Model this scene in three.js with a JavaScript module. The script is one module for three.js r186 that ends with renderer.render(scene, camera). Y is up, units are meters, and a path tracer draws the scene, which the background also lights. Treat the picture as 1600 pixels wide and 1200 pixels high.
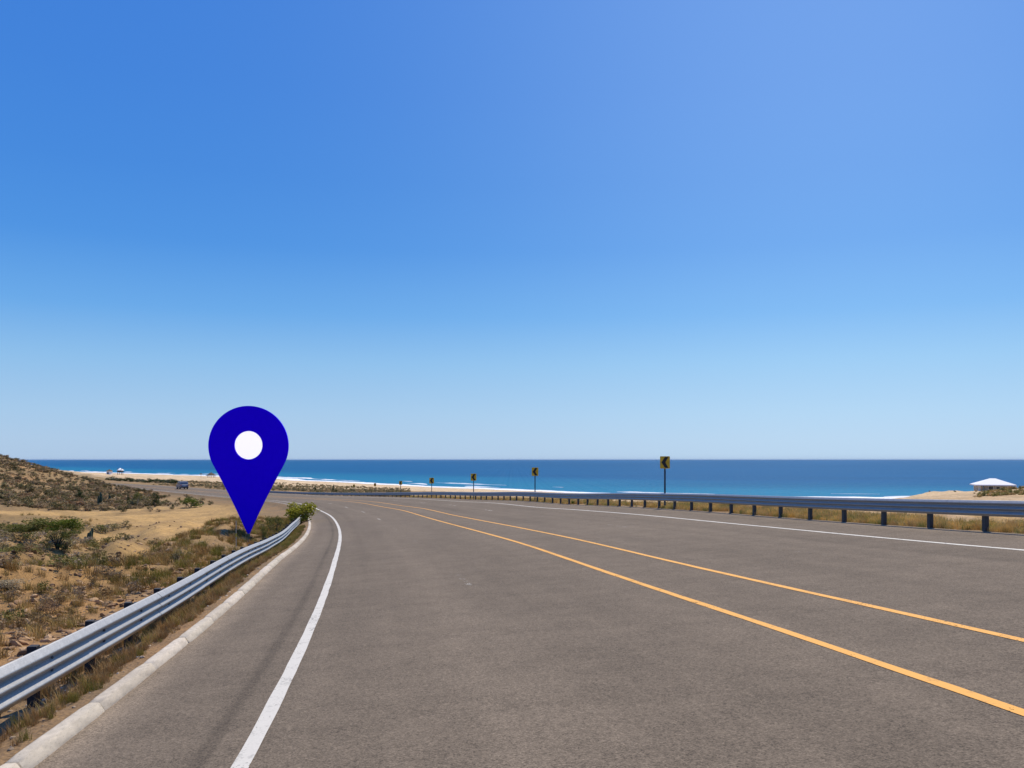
import * as THREE from 'three';
import { mergeGeometries } from 'three/addons/utils/BufferGeometryUtils.js';
import { RoundedBoxGeometry } from 'three/addons/geometries/RoundedBoxGeometry.js';

// ---------------------------------------------------------------- camera, sky, sun, exposure
const scene = new THREE.Scene();
const FOCAL = 1400, HORIZON = 718;                       // in pixels of a 1600 x 1200 picture
const camera = new THREE.PerspectiveCamera(2 * Math.atan(HORIZON / FOCAL) * 180 / Math.PI, 1600 / 1436, 0.1, 200000);
camera.setViewOffset(1600, 1436, 0, 0, 1600, 1200);      // a level camera with the lens shifted upwards
camera.position.set(0, 0, 0);
camera.lookAt(0, 0, -1);
scene.add(camera);

const SUN_AZ = 22 * Math.PI / 180, SUN_EL = 57 * Math.PI / 180;
const SUN = new THREE.Vector3(Math.sin(SUN_AZ) * Math.cos(SUN_EL), Math.sin(SUN_EL), -Math.cos(SUN_AZ) * Math.cos(SUN_EL));
const toLin = (c) => { c /= 255; return c <= 0.04045 ? c / 12.92 : Math.pow((c + 0.055) / 1.055, 2.4); };
const lin = (r, g, b) => [toLin(r), toLin(g), toLin(b)];
function makeSky() {
  const W = 1024, H = 512, data = new Float32Array(W * H * 4);
  const table = [[-90, 165, 190, 222], [0, 176, 201, 228], [1.2, 175, 203, 231], [2.8, 167, 202, 234], [6, 142, 191, 235], [9, 107, 170, 233], [13, 80, 148, 226], [17, 71, 138, 221], [22, 66, 131, 218], [27, 63, 127, 216], [40, 56, 116, 207], [60, 52, 106, 196], [90, 50, 100, 188]].map(([e, ...c]) => [e, lin(...c)]);
  const SKY_AZ = SUN_AZ - Math.PI / 2;
  for (let row = 0; row < H; row++) {
    const up = ((row + 0.5) / H - 0.5) * Math.PI, e = up * 180 / Math.PI;
    let k = 0; while (k < table.length - 2 && table[k + 1][0] < e) k++;
    const t = Math.min(1, Math.max(0, (e - table[k][0]) / (table[k + 1][0] - table[k][0])));
    for (let col = 0; col < W; col++) {
      const a = ((col + 0.5) / W - 0.5) * 2 * Math.PI;
      const cos = Math.cos(a) * Math.cos(up) * SUN.x + Math.sin(up) * SUN.y + Math.sin(a) * Math.cos(up) * SUN.z, ang = Math.acos(Math.min(1, Math.max(-1, cos))) * 180 / Math.PI;
      const daz = Math.atan2(Math.sin(a - SKY_AZ), Math.cos(a - SKY_AZ)) * 180 / Math.PI * Math.cos(up);
      const glow = 0.14 * (0.68 + 0.32 * THREE.MathUtils.smoothstep(e, 4, 22)) * Math.exp(-((daz / 23) ** 2)) + 0.5 * Math.exp(-ang / 8);     // the brighter air below and round the sun
      const gc = [0.8, 1.0, 0.93];
      for (let c = 0; c < 3; c++) {
        const base = table[k][1][c] * (1 - t) + table[k + 1][1][c] * t;
        data[(row * W + col) * 4 + c] = base + gc[c] * glow;
      }
      data[(row * W + col) * 4 + 3] = 1;
    }
  }
  const t = new THREE.DataTexture(data, W, H, THREE.RGBAFormat, THREE.FloatType);
  t.mapping = THREE.EquirectangularReflectionMapping; t.magFilter = THREE.LinearFilter; t.minFilter = THREE.LinearFilter; t.needsUpdate = true;
  return t;
}
scene.background = makeSky();
scene.fog = new THREE.FogExp2(0xc8dcf0, 0.000015);
scene.environment = scene.background;
const sun = new THREE.DirectionalLight(new THREE.Color().setRGB(1.0, 0.9, 0.745), 4.7);
sun.position.copy(SUN).multiplyScalar(300); sun.target.position.set(0, 0, -60);
sun.position.add(sun.target.position);
sun.castShadow = true; sun.shadow.radius = 1; sun.shadow.mapSize.set(4096, 4096);
Object.assign(sun.shadow.camera, { left: -260, right: 260, top: 260, bottom: -260, near: 1, far: 900 });
scene.add(sun, sun.target);
const renderer = new THREE.WebGLRenderer({ antialias: true });
renderer.toneMapping = THREE.LinearToneMapping;
renderer.toneMappingExposure = 1;
renderer.shadowMap.enabled = true;
renderer.setSize(1024, 768);

// ---------------------------------------------------------------- helpers
let seed = 12345;
const srand = (s) => { seed = s >>> 0; };
const rnd = () => { seed = (seed + 0x6d2b79f5) | 0; let t = Math.imul(seed ^ (seed >>> 15), 1 | seed); t = (t + Math.imul(t ^ (t >>> 7), 61 | t)) ^ t; return ((t ^ (t >>> 14)) >>> 0) / 4294967296; };
const rr = (a, b) => a + (b - a) * rnd();
const clamp = (x, a, b) => Math.min(b, Math.max(a, x)), sstep = (x, a, b) => { const t = clamp((x - a) / (b - a), 0, 1); return t * t * (3 - 2 * t); }, mix = (a, b, t) => a + (b - a) * t;
const hash = (x, y) => { let h = Math.imul(x | 0, 374761393) + Math.imul(y | 0, 668265263); h = Math.imul(h ^ (h >>> 13), 1274126177); return ((h ^ (h >>> 16)) >>> 0) / 4294967296; };
function vnoise(x, y, wrap = 0) {
  const xi = Math.floor(x), yi = Math.floor(y), fx = x - xi, fy = y - yi, sx = fx * fx * (3 - 2 * fx), sy = fy * fy * (3 - 2 * fy);
  const w = (a) => wrap ? ((a % wrap) + wrap) % wrap : a;
  return mix(mix(hash(w(xi), w(yi)), hash(w(xi + 1), w(yi)), sx), mix(hash(w(xi), w(yi + 1)), hash(w(xi + 1), w(yi + 1)), sx), sy);
}
const fbm = (x, y, n = 4, wrap = 0) => { let s = 0, a = 0.5, t = 0; for (let i = 0; i < n; i++) { s += a * vnoise(x + i * 17 * (wrap ? 0 : 1), y + i * 31 * (wrap ? 0 : 1), wrap); t += a; a *= 0.5; x *= 2; y *= 2; wrap *= 2; } return s / t; };

const used = new Map();
const numbered = (name) => { const n = used.get(name) ?? 0; used.set(name, n + 1); return n ? name + '_' + String(n).padStart(3, '0') : name; };
function mesh(name, geometry, material, parent = scene) {
  const m = new THREE.Mesh(geometry, material);
  m.name = numbered(name); m.castShadow = m.receiveShadow = true; parent.add(m);
  return m;
}
function thing(name, label, category, position = [0, 0, 0], turn = 0, group) {
  const g = new THREE.Group();
  g.name = numbered(name); g.position.set(...position); g.rotation.y = turn;
  g.userData = { label, category }; if (group) g.userData.group = group;
  scene.add(g); return g;
}
function structure(o, label) { o.userData.kind = 'structure'; if (label) o.userData.label = label; return o; }
const at = (u, v, z) => new THREE.Vector3((u - 800) / FOCAL * z, -(v - HORIZON) / FOCAL * z, -z);   // a point of the place from the bearing it is seen at and its distance

function texture(n, fn, { srgb = false, repeat = 1 } = {}) {     // fn(x, y) in 0..1 returns [r, g, b]
  const data = new Uint8Array(n * n * 4);
  for (let y = 0; y < n; y++) for (let x = 0; x < n; x++) {
    const c = fn(x, y), i = (y * n + x) * 4;
    for (let k = 0; k < 3; k++) data[i + k] = clamp(Math.round((c.length ? c[k] : c) * 255), 0, 255);
    data[i + 3] = 255;
  }
  const t = new THREE.DataTexture(data, n, n);
  t.wrapS = t.wrapT = THREE.RepeatWrapping; t.magFilter = THREE.LinearFilter; t.minFilter = THREE.LinearMipmapLinearFilter;
  if (srgb) t.colorSpace = THREE.SRGBColorSpace;
  t.repeat.set(repeat, repeat); t.needsUpdate = true;
  return t;
}
const std = (rgb, roughness = 0.9, more = {}) => new THREE.MeshStandardMaterial({ color: new THREE.Color().setRGB(...rgb), roughness, metalness: 0, ...more });
function geo(pos, index, { uv, color } = {}) {
  const g = new THREE.BufferGeometry();
  g.setAttribute('position', new THREE.Float32BufferAttribute(pos, 3));
  if (uv) g.setAttribute('uv', new THREE.Float32BufferAttribute(uv, 2));
  if (color) g.setAttribute('color', new THREE.Float32BufferAttribute(color, 3));
  if (index) g.setIndex(index);
  g.computeVertexNormals();
  return g;
}
function box(w, h, d, x = 0, y = 0, z = 0, r = 0) {
  const g = r ? new RoundedBoxGeometry(w, h, d, 2, r) : new THREE.BoxGeometry(w, h, d);
  return g.translate(x, y, z);
}

// ---------------------------------------------------------------- the road's course: plan, grade and bank
const K = 0.9;                                            // metres per unit of the survey below
const KS = [0, 12, 24, 36, 48, 60, 75, 90, 110, 140, 180, 230, 300];
const CURV = [2.9, 1.54, 0.65, 0.72, 1.26, 2.11, 2.29, 2.25, 2.77, 2.93, 2.74, 2.78, 2.9].map((x) => x / 1000);
const LEVEL = [-2.536, -2.9711, -3.3478, -3.9031, -4.409, -4.7605, -5.0697, -5.4344, -5.7482, -6.5302, -7.4549, -7.788, -7.3046];
const BANK = [0.0698, 0.0641, 0.0626, 0.0754, 0.0809, 0.0739, 0.0671, 0.0546, 0.0338, 0.021, 0.005, -0.0154, -0.0195];
const OFF = { kerb: -1.91, white: 0, yellow: 6.411, yellow2: 8.37, white2: 14.926, edge: 17.55, railL: -3.22, railR: 17.6 };
function interp(s, ys) {                                  // smooth (Catmull-Rom) through the knots, straight on beyond them
  const n = KS.length;
  if (s <= KS[0]) return ys[0] + (ys[1] - ys[0]) / (KS[1] - KS[0]) * (s - KS[0]);
  if (s >= KS[n - 1]) return ys[n - 1];
  let i = 0; while (KS[i + 1] < s) i++;
  const h = KS[i + 1] - KS[i], t = (s - KS[i]) / h;
  const slope = (j) => j <= 0 ? (ys[1] - ys[0]) / (KS[1] - KS[0]) : j >= n - 1 ? (ys[n - 1] - ys[n - 2]) / (KS[n - 1] - KS[n - 2]) : (ys[j + 1] - ys[j - 1]) / (KS[j + 1] - KS[j - 1]);
  const m0 = slope(i) * h, m1 = slope(i + 1) * h, t2 = t * t, t3 = t2 * t;
  return (2 * t3 - 3 * t2 + 1) * ys[i] + (t3 - 2 * t2 + t) * m0 + (-2 * t3 + 3 * t2) * ys[i + 1] + (t3 - t2) * m1;
}
const S0 = -30, S1 = 345, DS = 0.5, course = [];
{
  const curv = (s) => s < 0 ? CURV[0] : s > 300 ? 0.002 : (() => { let i = 0; while (i < KS.length - 2 && KS[i + 1] < s) i++; return mix(CURV[i], CURV[i + 1], (s - KS[i]) / (KS[i + 1] - KS[i])); })();
  const half = (dir, len) => {
    let x = -2.137, z = 6.5169, th = 0.13518; const list = [];
    for (let i = 0; i <= len / DS; i++) {
      const s = dir * i * DS; list.push({ s, x, z, th });
      const mid = th + dir * DS / 2 * curv(s + dir * DS / 2); x += -Math.sin(mid) * DS * dir; z += Math.cos(mid) * DS * dir; th += dir * DS * curv(s + dir * DS / 2);
    }
    return list;
  };
  course.push(...half(-1, -S0).reverse().slice(0, -1), ...half(1, S1));
}
function road(s, o, dh = 0) {                             // world point at chainage s, o to the right of the left white line, dh (metres) above the carriageway
  const f = clamp((s - S0) / DS, 0, course.length - 1.001), i = Math.floor(f), t = f - i, a = course[i], b = course[i + 1];
  const x = mix(a.x, b.x, t), z = mix(a.z, b.z, t), th = mix(a.th, b.th, t);
  return new THREE.Vector3((x + Math.cos(th) * o) * K, (interp(s, LEVEL) + interp(s, BANK) * o) * K + dh, -(z + Math.sin(th) * o) * K);
}
const headingAt = (s) => course[Math.floor(clamp((s - S0) / DS, 0, course.length - 1))].th;
const coarse = course.filter((_, i) => i % 4 === 0);
function chain(x, z) {                                    // nearest chainage and offset of a point in plan
  const px = x / K, pz = -z / K; let best = 1e18, c = null;
  for (const p of coarse) { const d = (p.x - px) ** 2 + (p.z - pz) ** 2; if (d < best) { best = d; c = p; } }
  const dx = px - c.x, dz = pz - c.z;
  return { s: c.s + (-Math.sin(c.th) * dx + Math.cos(c.th) * dz), o: Math.cos(c.th) * dx + Math.sin(c.th) * dz, end: c.s >= S1 - 2.5 || c.s <= S0 + 2.5, d: Math.sqrt(best) };
}

// ---------------------------------------------------------------- the land
const SEA = -12;
const shore = [[-2600, 3300], [-900, 1440], [-442, 884], [-327, 764], [-240, 672], [-165, 579], [-106, 494], [-62, 431], [-27, 382], [0, 350], [26, 322], [75, 286], [124, 268], [200, 232], [320, 150], [430, 40], [520, -90], [700, -500], [900, -1500]];
function shoreDist(x, z) {                                // metres inland of the waterline, negative out at sea
  const pz = -z; let best = 1e18, side = 1;
  for (let i = 0; i < shore.length - 1; i++) {
    const [ax, az] = shore[i], [bx, bz] = shore[i + 1], dx = bx - ax, dz = bz - az, t = clamp(((x - ax) * dx + (pz - az) * dz) / (dx * dx + dz * dz), 0, 1);
    const ex = x - ax - dx * t, ez = pz - az - dz * t, d = ex * ex + ez * ez;
    if (d < best) { best = d; side = dx * (pz - az) - dz * (x - ax) > 0 ? -1 : 1; }
  }
  return Math.sqrt(best) * side;
}
const warp = (x, z) => { const r = Math.hypot(x, z), k = r < 1e-6 ? 1 / 15 : Math.log(1 + r / 15) / r; return [x * k, -z * k]; };
const heights = [];                                       // surveyed spot heights
for (const [u, v, z] of [
  [0, 1000, 16], [0, 930, 25], [0, 880, 36], [0, 850, 47], [0, 815, 78], [0, 803, 92], [0, 780, 118], [0, 760, 146], [0, 740, 180], [0, 722, 215], [0, 712.5, 235], [-200, 820, 75], [-200, 780, 110], [-200, 700, 220], [-600, 850, 60], [-600, 690, 180],
  [60, 728, 245], [90, 735.5, 235], [120, 743.5, 222], [150, 750, 212], [180, 757, 204], [200, 762.5, 196], [50, 760, 160], [100, 975, 18.5], [100, 930, 26], [100, 880, 40], [100, 840, 62], [100, 804, 102], [100, 785, 135], [100, 765, 185], [100, 738, 300], [130, 745, 320],
  [200, 925, 23], [200, 880, 35], [200, 840, 57], [200, 805, 100], [200, 792, 125], [200, 777, 172], [300, 885, 28], [300, 850, 46], [300, 820, 78], [300, 797, 115], [300, 782, 145],
  [388, 836, 39], [380, 815, 60], [390, 800, 88], [430, 822, 48], [440, 802, 75],
  [200, 751, 330], [150, 747, 380], [110, 742, 450], [300, 756, 290], [350, 759, 285], [400, 764, 240], [500, 767, 260], [600, 769, 240], [600, 765, 310], [700, 769, 250], [700, 767, 330], [400, 756, 420], [300, 751, 480], [200, 745.5, 600],
  [900, 780, 150], [1000, 792, 62], [1100, 790, 75], [1100, 781, 140], [1300, 792, 56], [1300, 786, 90], [1600, 816, 33], [1600, 800, 50], [1600, 762, 112], [1570, 766, 116], [1540, 771, 114], [1500, 780, 110], [1530, 771, 165], [1460, 770, 180], [1430, 776, 186], [1390, 790, 200], [1200, 788, 180], [1600, 765, 200], [1750, 750, 125], [2100, 800, 60], [1550, 771.5, 175], [1580, 771.5, 180],
]) { const p = at(u, v, z); heights.push([p.x, p.z, p.y]); }
for (const [x, z, y] of [[-40, 4, -3.4], [-30, 40, -2.5], [0, 60, -1], [50, 40, 0.5], [60, 0, -0.5], [-90, -20, -4], [-200, 0, -2], [-200, -120, 6], [0, 300, 2], [300, 100, -6], [-400, 200, 4], [150, -40, -3], [-500, -300, 14], [-600, -700, 8]]) heights.push([x, z, y]);
for (let s = -24; s <= 340; s += s < 60 ? 12 : 18) { let p = road(s, -3.6, -0.3); heights.push([p.x, p.z, p.y]); p = road(s, 19.5, -0.12); heights.push([p.x, p.z, p.y]); }
const rbf = (() => {
  const n = heights.length, P = heights.map(([x, z]) => warp(x, z)), N = n + 3;
  const A = Array.from({ length: N }, () => new Float64Array(N + 1));
  for (let i = 0; i < n; i++) {
    for (let j = 0; j < n; j++) A[i][j] = Math.hypot(P[i][0] - P[j][0], P[i][1] - P[j][1]) - (i === j ? 0.004 : 0);
    A[i][n] = A[n][i] = 1; A[i][n + 1] = A[n + 1][i] = P[i][0]; A[i][n + 2] = A[n + 2][i] = P[i][1]; A[i][N] = heights[i][2];
  }
  for (let c = 0; c < N; c++) {
    let p = c; for (let r = c + 1; r < N; r++) if (Math.abs(A[r][c]) > Math.abs(A[p][c])) p = r;
    [A[c], A[p]] = [A[p], A[c]];
    for (let r = 0; r < N; r++) if (r !== c) { const f = A[r][c] / A[c][c]; if (f) for (let k = c; k <= N; k++) A[r][k] -= f * A[c][k]; }
  }
  const w = A.map((r, i) => r[N] / r[i]);
  return (x, z) => { const [a, b] = warp(x, z); let y = w[n] + w[n + 1] * a + w[n + 2] * b; for (let i = 0; i < n; i++) y += w[i] * Math.hypot(P[i][0] - a, P[i][1] - b); return y; };
})();
function rough(x, z, r) {                                 // lumps, gullies and rubble
  const n1 = fbm(x * 0.07 + 3, z * 0.07, 4) - 0.5, n2 = fbm(x * 0.45 + 9, z * 0.45, 4) - 0.5, n3 = Math.abs(fbm(x * 0.035, z * 0.05 + 7, 3) - 0.5);
  return n1 * Math.min(1.6, 0.35 + r * 0.006) + n2 * 0.6 - n3 * clamp(r * 0.006, 0, 0.9) + 0.1;
}
const MOUND = at(388.4, 836.5, 52);                       // the low earth mound that carries the pin
function groundAt(x, z) {                                 // { y, c: chain, d: shore distance }
  const r = Math.hypot(x, z), c = chain(x, z), d = r > 120 ? shoreDist(x, z) : 200;
  const away = c.end ? 1 : sstep(c.o, -3.4, -8) + 0;
  let y = rbf(x, z);
  const left = -c.o, right = c.o;
  const free = c.end ? sstep(c.d, 6, 20) : c.o < 7 ? sstep(left, 3.0, 8.5) : sstep(right, 18.6, 24);
  let n = rough(x, z, r);
  if (d < 90) { const t = sstep(d, 90, 25), beach = d > 0 ? SEA + 0.1 + d * 0.022 : SEA + 0.1 + Math.max(d * 0.05, -6); y = mix(y, beach, t); n *= mix(1, 0.12, t); }
  if (c.o < 7 && !c.end) { const gully = Math.abs(fbm(c.o * 0.2 + fbm(c.s * 0.06, c.o * 0.06, 2) * 2, c.s * 0.045 + 3, 4) - 0.5); n -= (0.12 - gully) * 3.2 * sstep(r, 9, 18) * sstep(r, 95, 55); }
  y += n * mix(0.12, 1, free);
  if (!c.end) {
    const p = interp(c.s, LEVEL) * K + interp(c.s, BANK) * K * c.o;
    const verge = c.o < 7 ? p + mix(0.06, -0.27, sstep(left, 2.2, 3.3)) - Math.max(0, left - 3.3) * 0.1 : p - 0.03 - Math.max(0, right - 17.7) * 0.06;
    y = mix(verge + (fbm(x * 1.7, z * 1.7, 3) - 0.5) * 0.09, y, free);
  }
  y += 0.34 * Math.exp(-((x - MOUND.x) ** 2 + (z - MOUND.z) ** 2) / 4.5);
  return { y, c, d, free };
}
// the fields and tracks of the valley, in plan
const path = (...pts) => pts.map(([u, v, z]) => { const p = at(u, v, z); return [p.x, p.z]; });
const tracks = [
  { line: path([-250, 806, 84], [0, 805, 90], [60, 804, 97], [110, 803, 102], [150, 800, 106], [200, 797, 112], [300, 797, 114], [400, 799, 92]), w: 3.6, soft: 3 },
  { line: path([230, 806, 98], [300, 812, 88], [360, 808, 78]), w: 9, soft: 7 },
  { line: path([300, 830, 66], [340, 828, 60], [375, 822, 56]), w: 5.5, soft: 5 },
  { line: path([310, 855, 43], [345, 845, 45], [370, 832, 45]), w: 2.4, soft: 3 },
  { line: path([1500, 806, 44], [1540, 809, 41], [1600, 819, 33], [1700, 840, 28]), w: 0.9, soft: 0.6 },
];
function onTrack(x, z) {
  let m = 0;
  for (const { line, w, soft } of tracks) for (let i = 0; i < line.length - 1; i++) {
    const [ax, az] = line[i], [bx, bz] = line[i + 1], dx = bx - ax, dz = bz - az, t = clamp(((x - ax) * dx + (z - az) * dz) / (dx * dx + dz * dz), 0, 1);
    const d = Math.hypot(x - ax - dx * t, z - az - dz * t);
    m = Math.max(m, sstep(d + (fbm(x * 0.3, z * 0.3, 3) - 0.5) * soft * 1.6, w + soft * 0.5, w - soft * 0.5));
  }
  return m;
}
const mix3 = (a, b, t) => [mix(a[0], b[0], t), mix(a[1], b[1], t), mix(a[2], b[2], t)];
const SOIL = [0.31, 0.165, 0.05], SOIL2 = [0.19, 0.1, 0.032], PALE = [0.43, 0.265, 0.085], HILL = [0.25, 0.16, 0.06], SAND = [0.57, 0.42, 0.24], DRYGRASS = [0.235, 0.155, 0.043], DUNE = [0.36, 0.28, 0.18];
function groundColor(x, z, g) {
  const r = Math.hypot(x, z), a = fbm(x * 0.11, z * 0.11 + 5, 4), b = fbm(x * 0.6 + 4, z * 0.6, 3), h = fbm(x * 0.025 + 40, z * 0.025, 3);
  const dark = 0.72 + 0.56 * b;
  let c = mix3(SOIL2, SOIL, sstep(a, 0.3, 0.62));
  const left = x < 0 || g.c.o < 7;
  if (left) {
    c = mix3(c, mix3(DRYGRASS, SOIL2, b), sstep(x / Math.max(1, -z), -0.36, -0.45) * sstep(r, 30, 44) * 0.75);
    c = mix3(c, mix3(DRYGRASS, PALE, 0.35), sstep(h, 0.42, 0.62) * 0.5);
    const hill = sstep(r, 108, 130) * sstep(g.c.o, 0, -8);
    c = mix3(c, mix3(HILL, SOIL, sstep(a, 0.5, 0.75) * 0.7), hill);
  } else c = mix3(c, mix3(DRYGRASS, SOIL, a), 0.7);
  if (g.c.o > 17) c = mix3(c, mix3(DUNE, DRYGRASS, sstep(a, 0.35, 0.7)), sstep(r, 30, 90) * 0.6);
  if (g.c.o > 17 && !g.c.end) c = mix3(c, mix3(SAND, SOIL, a * 0.6), sstep(g.c.o, 20, 25) * 0.8);
  c = mix3(c, PALE, onTrack(x, z) * 0.85);
  if (left && g.c.s > 34 && !g.c.end) c = mix3(c, mix3([0.2, 0.105, 0.035], DRYGRASS, a), sstep(g.c.o, -11, -6.5) * sstep(g.c.s, 26, 42) * 0.8);
  if (x > 40 && r > 90 && g.d < 140) c = mix3(c, SAND, 0.6);
  if (g.d < 120) c = mix3(c, mix3(SAND, DUNE, sstep(a, 0.6, 0.8) * 0.3 * sstep(g.d, 30, 90)), sstep(g.d + (a - 0.5) * 60, 110, 60));
  if (g.d < 7) c = mix3(c, [0.30, 0.22, 0.14], sstep(g.d, 7, 1) * 0.8);
  if (g.d > 100 && g.free < 1) c = mix3(c, mix3([0.21, 0.16, 0.085], SOIL2, b), (1 - g.free) * 0.7);
  return [c[0] * dark, c[1] * dark, c[2] * dark];
}
const grain = texture(1024, (x, y) => {
  const u = x / 1024, v = y / 1024, f = fbm(u * 16, v * 16, 5, 16), s = hash(x, y), p = vnoise(u * 256, v * 256, 256);
  const k = 0.55 + 0.55 * (f - 0.5) + 0.22 * (s - 0.5) + 0.5 * (p - 0.5) + 0.2;
  return [k, k * 0.985, k * 0.97];
});
const grainBump = texture(1024, (x, y) => { const u = x / 1024, v = y / 1024; return [0.5 * fbm(u * 16, v * 16, 5, 16) + 0.5 * vnoise(u * 128, v * 128, 128), 0, 0]; });
const groundMat = new THREE.MeshStandardMaterial({ vertexColors: true, roughness: 0.96, map: grain, bumpMap: grainBump, bumpScale: 0.03 });
groundMat.color.setRGB(1.32, 1.32, 1.32);
{
  const az = [], rad = [];
  for (let a = -46; a <= 46.001; a += 0.2) az.push(a);
  for (let a = 52; a < 314 - 3; a += 6) az.push(a);
  for (let r = 1.2; r < 4; r += 0.7) rad.push(r);
  for (let r = 4; r < 420; r *= 1.0165) rad.push(r);
  for (let r = 420; r < 5200; r *= 1.06) rad.push(r);
  const pos = [0, -3.6, 0], uv = [0, 0], color = [0.3, 0.2, 0.1], index = [], n = az.length;
  for (const r of rad) for (const a of az) {
    const x = r * Math.sin(a * Math.PI / 180), z = -r * Math.cos(a * Math.PI / 180), g = groundAt(x, z), c = groundColor(x, z, g);
    let y = g.y;
    if (!g.c.end) { const under = g.c.o < 7 ? sstep(-g.c.o, 6.3, 4.6) : sstep(g.c.o, 23.4, 21.6); y -= 0.35 * under; }      // the road bed and its verges lie on this
    pos.push(x, y, z); uv.push(x / 4, z / 4); color.push(...c);
  }
  for (let j = 0; j < n; j++) index.push(0, 1 + (j + 1) % n, 1 + j);
  for (let i = 0; i < rad.length - 1; i++) for (let j = 0; j < n; j++) { const a = 1 + i * n + j, b = 1 + i * n + (j + 1) % n; index.push(a, b, a + n, b, b + n, a + n); }
  const g = geo(pos, index, { uv, color });
  structure(mesh('ground', g, groundMat), 'dry brown land of soil, scrub and sand falling to the sea');
}
function strip(name, offs, s0, s1, step, fn, material, colorFn, parent = scene) {    // a sheet that follows the road
  const pos = [], uv = [], color = [], index = [], n = offs.length; let rows = 0;
  for (let s = s0; s <= s1 + 1e-6; s += typeof step === 'function' ? step(s) : step, rows++) for (const o of offs) {
    const p = fn(s, o); pos.push(p.x, p.y, p.z); uv.push(p.x / 4, p.z / 4); if (colorFn) color.push(...colorFn(p, s, o));
  }
  for (let i = 0; i < rows - 1; i++) for (let j = 0; j < n - 1; j++) { const a = i * n + j, b = a + 1; index.push(a, b, a + n, b, b + n, a + n); }
  return mesh(name, geo(pos, index, { uv, color: colorFn ? color : undefined }), material, parent);
}
const range = (a, b, n) => Array.from({ length: n + 1 }, (_, i) => a + (b - a) * i / n);
const onGround = (s, o, drop = 0) => { const p = road(s, o), g = groundAt(p.x, p.z); p.y = g.y - drop; return p; };
const vergeColor = (p) => groundColor(p.x, p.z, groundAt(p.x, p.z));
const nearStep = (s) => s < 70 ? 0.3 : 1.2;
structure(strip('verge', range(-6.8, -2.08, 22), -6, 330, nearStep, (s, o) => onGround(s, o, o < -6.6 ? 0.3 : 0), groundMat, vergeColor), 'dry earth verge between the kerb and the left guardrail');
structure(strip('verge', range(17.45, 24, 22), -8, 330, nearStep, (s, o) => onGround(s, o, o > 23.8 ? 0.3 : 0), groundMat, vergeColor), 'dry grassy verge beyond the right road edge');

// ---------------------------------------------------------------- the road
const aggregate = texture(2048, (x, y) => {
  const u = x / 2048, v = y / 2048, s = hash(x, y), p = vnoise(u * 640, v * 640, 640), q = vnoise(u * 300 + 0.3, v * 300, 300), m = fbm(u * 10, v * 10, 4, 10);
  const w = vnoise(u * 150 + 5, v * 150, 150), w2 = vnoise(u * 85 + 11, v * 85, 85);
  let k = 0.56 + 0.4 * (p - 0.5) + 0.34 * (q - 0.5) + 0.16 * (s - 0.5) + 0.16 * (m - 0.5) + 0.15 * (w - 0.5) + 0.05 * (w2 - 0.5);
  if (vnoise(u * 420 + 7, v * 420, 420) > 0.86) k += 0.2; if (vnoise(u * 420 + 3, v * 420 + 90, 420) < 0.1) k -= 0.2;
  return [k, k * 0.985, k * 0.97];
});
const aggregateBump = texture(1024, (x, y) => { const u = x / 1024, v = y / 1024; return [0.6 * vnoise(u * 420, v * 420, 420) + 0.4 * vnoise(u * 200, v * 200, 200), 0, 0]; });
const asphalt = new THREE.MeshPhysicalMaterial({ vertexColors: true, roughness: 0.95, specularIntensity: 0.35, map: aggregate, bumpMap: aggregateBump, bumpScale: 0.006 });
asphalt.color.setRGB(1.78, 1.78, 1.78);
const roadGroup = new THREE.Group(); roadGroup.name = 'road'; scene.add(roadGroup); structure(roadGroup, 'wide grey brown asphalt highway curving left to the coast');
const ASPH = [0.175, 0.14, 0.101];
function asphaltColor(p, s, o) {
  const w = fbm(s * 0.07 + 3, o * 0.5, 4), l = fbm(s * 0.012 + 9, o * 2.6 + 4, 3), b = fbm(s * 0.35, o * 0.35 + 20, 4);
  let k = 0.93 + 0.2 * (w - 0.5) + 0.2 * (l - 0.5) + 0.1 * (b - 0.5);
  const band = (c, wd, a) => a * Math.exp(-(((o - c) / wd) ** 2));
  const drift = (fbm(s * 0.03, 50, 2) - 0.5) * 0.5;
  k -= band(-0.4 + drift * 0.12, 0.06, 0.24) * (0.45 + fbm(s * 0.25, 8, 3)) + band(-0.5, 0.25, 0.05);               // the worn, tar-darkened joint beside the edge line
  k -= band(1.1 + drift, 0.55, 0.11) + band(13.6 + drift, 0.6, 0.09) + band(4.9 + drift, 0.6, 0.05) + band(9.9 + drift, 0.6, 0.06);                       // oil and rubber in the wheel tracks
  k += band(3.2, 0.4, 0.03);
  let c = [ASPH[0] * k, ASPH[1] * k, ASPH[2] * k];
  const dust = sstep(o, -1.35, -1.85) * (0.3 + 0.9 * fbm(s * 1.3, o * 3, 3)) + sstep(o, 16.2, 17.4) * 0.7 * fbm(s * 0.9, o * 2, 3);
  c = mix3(c, [0.33, 0.26, 0.18], clamp(dust * 0.5, 0, 0.6));                              // blown sand along the edges
  return c;
}
const offsRoad = [...range(-1.93, 1.2, 44), ...range(1.26, 17.6, 120)];
strip('asphalt', offsRoad, -12, 344, (s) => s < 40 ? 0.35 : s < 110 ? 0.8 : 2, (s, o) => road(s, o), asphalt, asphaltColor, roadGroup).userData.label = 'speckled worn asphalt surface';
const paintTex = (cover, sc) => texture(512, (x, y) => {
  const u = x / 512, v = y / 512, f = fbm(u * 24 * sc, v * 24 * sc, 5, 24 * sc), p = vnoise(u * 200, v * 200, 200), s = hash(x, y) * 0.1;
  const k = f * 0.7 + p * 0.4 < cover ? 0.68 + s : 0.92 + s - 0.06 * p; return [k, k, k];
});
const paintWear = paintTex(0.36, 1);
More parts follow.
